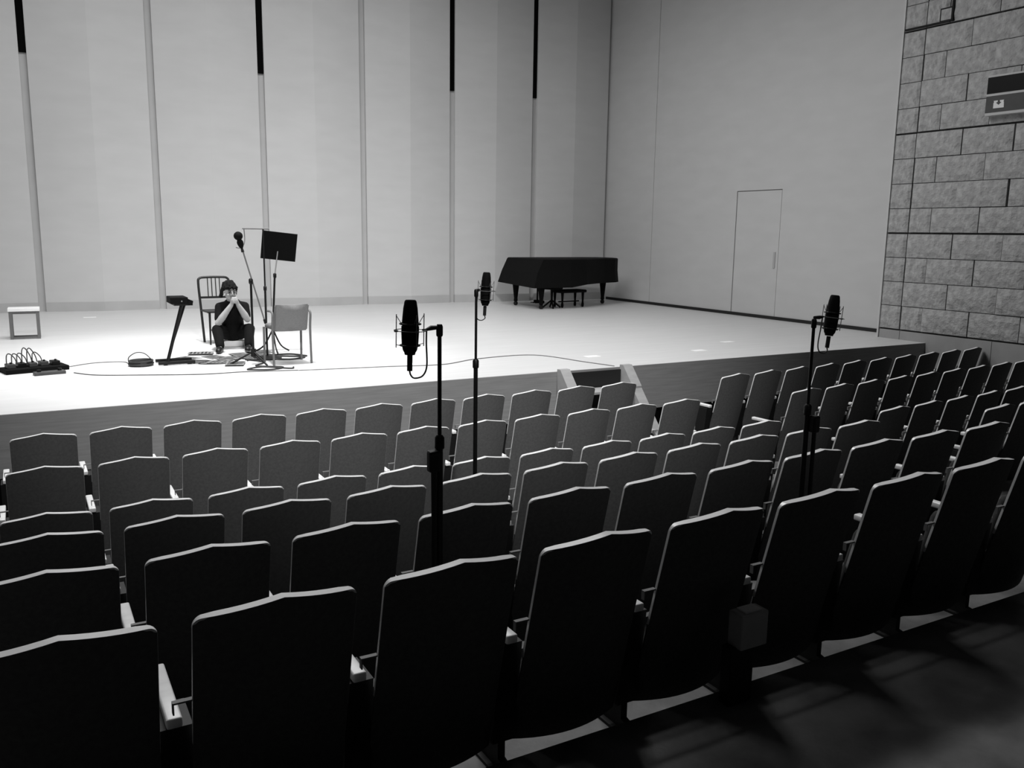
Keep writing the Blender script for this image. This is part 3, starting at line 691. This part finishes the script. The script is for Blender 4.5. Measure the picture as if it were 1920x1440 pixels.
for sh, el, wr, hp, kn, an in ((shL, elL, wrL, hipL, knL, anL), (shR, elR, wrR, hipR, knR, anR)):
    capsule(b, che + Vector((0, 0, 0.05)), sh, 0.07, 0.052); capsule(b, sh, el, 0.046, 0.036)
    mid = el.lerp(wr, 0.3); capsule(b, el, mid, 0.040, 0.046); capsule(b, mid, wr, 0.046, 0.028)
    capsule(b, hp, kn, 0.08, 0.055); capsule(b, kn, an, 0.052, 0.034); capsule(b, an, an - DV * 0.08 + Vector((0, 0, -0.045)), 0.030, 0.020)
# hands clasped: each palm with four bent fingers and a thumb
ctr = (wrL + wrR) / 2 + Vector((0, 0, 0.055)) - DV * 0.02
for s_, wr in ((-1, wrL), (1, wrR)):
    pc = ctr + RVV * (s_ * 0.022) + Vector((0, 0, 0.0)); capsule(b, wr, pc, 0.024, 0.027)
    for k in range(4):
        base = pc - DV * (0.012 + 0.002 * k) + Vector((0, 0, 0.030 - 0.018 * k)) + RVV * (s_ * 0.008)
        ln = (0.034, 0.038, 0.036, 0.028)[k]
        k1 = base - DV * ln * 0.55 - RVV * (s_ * 0.012); k2 = k1 - RVV * (s_ * ln) - DV * 0.004
        k3 = k2 - RVV * (s_ * ln * 0.5) + DV * 0.016
        capsule(b, base, k1, 0.0095, 0.009); capsule(b, k1, k2, 0.009, 0.0082); capsule(b, k2, k3, 0.0082, 0.0075)
    tb = pc + Vector((0, 0, 0.022)) + RVV * (s_ * 0.004); t1 = tb + Vector((0, 0, 0.022)) - DV * 0.018; t2 = t1 - RVV * (s_ * 0.022) - DV * 0.012
    capsule(b, tb, t1, 0.011, 0.010); capsule(b, t1, t2, 0.010, 0.008)
blob('body', b, 'skin', 0.006, 3)
b = MB(); capsule(b, nec - Vector((0, 0, 0.035)) + DV * 0.01, che, 0.075, 0.15); capsule(b, che, bel, 0.15, 0.14); capsule(b, bel, pel, 0.14, 0.15)
for sh, el in ((shL, elL), (shR, elR)):
    capsule(b, che + Vector((0, 0, 0.04)), sh, 0.085, 0.058); capsule(b, sh, sh.lerp(el, 0.72), 0.058, 0.052)
blob('shirt', b, 'shirt', 0.010, 3)
b = MB(); b.ball(pel, 0.155, 3, (1.1, 1, 0.8))
for hp, kn, an in ((hipL, knL, anL), (hipR, knR, anR)):
    capsule(b, hp, kn, 0.098, 0.072); capsule(b, kn, an, 0.070, 0.055)
blob('trousers', b, 'trousers', 0.010, 3)
for an in (anL, anR):
    b = MB(); toe = an - DV * 0.15 + RVV * (-0.02) ; base = Vector((0, 0, -an.z))
    capsule(b, Vector((an.x, an.y, 0.05)) + DV * 0.04, Vector((toe.x, toe.y, 0.038)), 0.045, 0.036)
    capsule(b, Vector((an.x, an.y, 0.085)), Vector((an.x, an.y, 0.05)), 0.042, 0.045)
    for i, v in enumerate(b.v): b.v[i] = (v[0], v[1], max(v[2], 0.002))
    blob('shoe', b, 'shoe', 0.008, 2)
b = MB(); b.ball(HP(0, -0.035, 0.055), 0.092, 3, (1.0, 1.1, 0.88), HM)
for k in range(26):
    a = random.uniform(0, 2 * PI); e = random.uniform(0.1, 1.2); r = 0.088
    q = HP(r * math.cos(a) * math.cos(e), -0.03 + r * 1.1 * math.sin(a) * math.cos(e), 0.045 + r * math.sin(e) * 0.95); b.ball(q, random.uniform(0.014, 0.022), 2)
for s_ in (-1, 1):
    for k in range(6): b.ball(HP(s_ * 0.084, -0.02 - 0.014 * k, 0.04 - 0.024 * k), 0.027, 2)
    for k in range(4): b.ball(HP(s_ * 0.088, 0.01 - 0.01 * k, 0.05 - 0.03 * k), 0.015, 2)
    b.ball(HP(s_ * 0.062, 0.045, 0.055), 0.024, 2)
for k in range(7): b.ball(HP(-0.054 + 0.018 * k, 0.068, 0.072 - 0.014 * (k % 3)), 0.014, 2)
blob('hair', b, 'hair', 0.007, 1)
for s_ in (-1, 1):
    MB().ball(HP(s_ * 0.031, 0.0785, 0.005), 0.0105, 2, (1.3, 0.6, 0.7), HM).build('eye', 'eye', person, 60)
    MB().tube([HP(s_ * 0.016, 0.088, 0.024), HP(s_ * 0.032, 0.086, 0.029), HP(s_ * 0.048, 0.074, 0.024)], 0.0045, 6).build('eyebrow', 'hair', person, 60)
MB().tube([HP(-0.02, 0.076, -0.052), HP(0, 0.084, -0.052), HP(0.02, 0.076, -0.052)], 0.0055, 6).build('mouth', 'lip', person, 60)
lb = thing('low_block', 'low pale block the crouching person sits on', 'stool', P0[:], -0.2)
MB().box(-0.16, 0.16, 0.50, 0.74, 0.0, 0.075, 0.008).build('block', 'white_wood', lb)
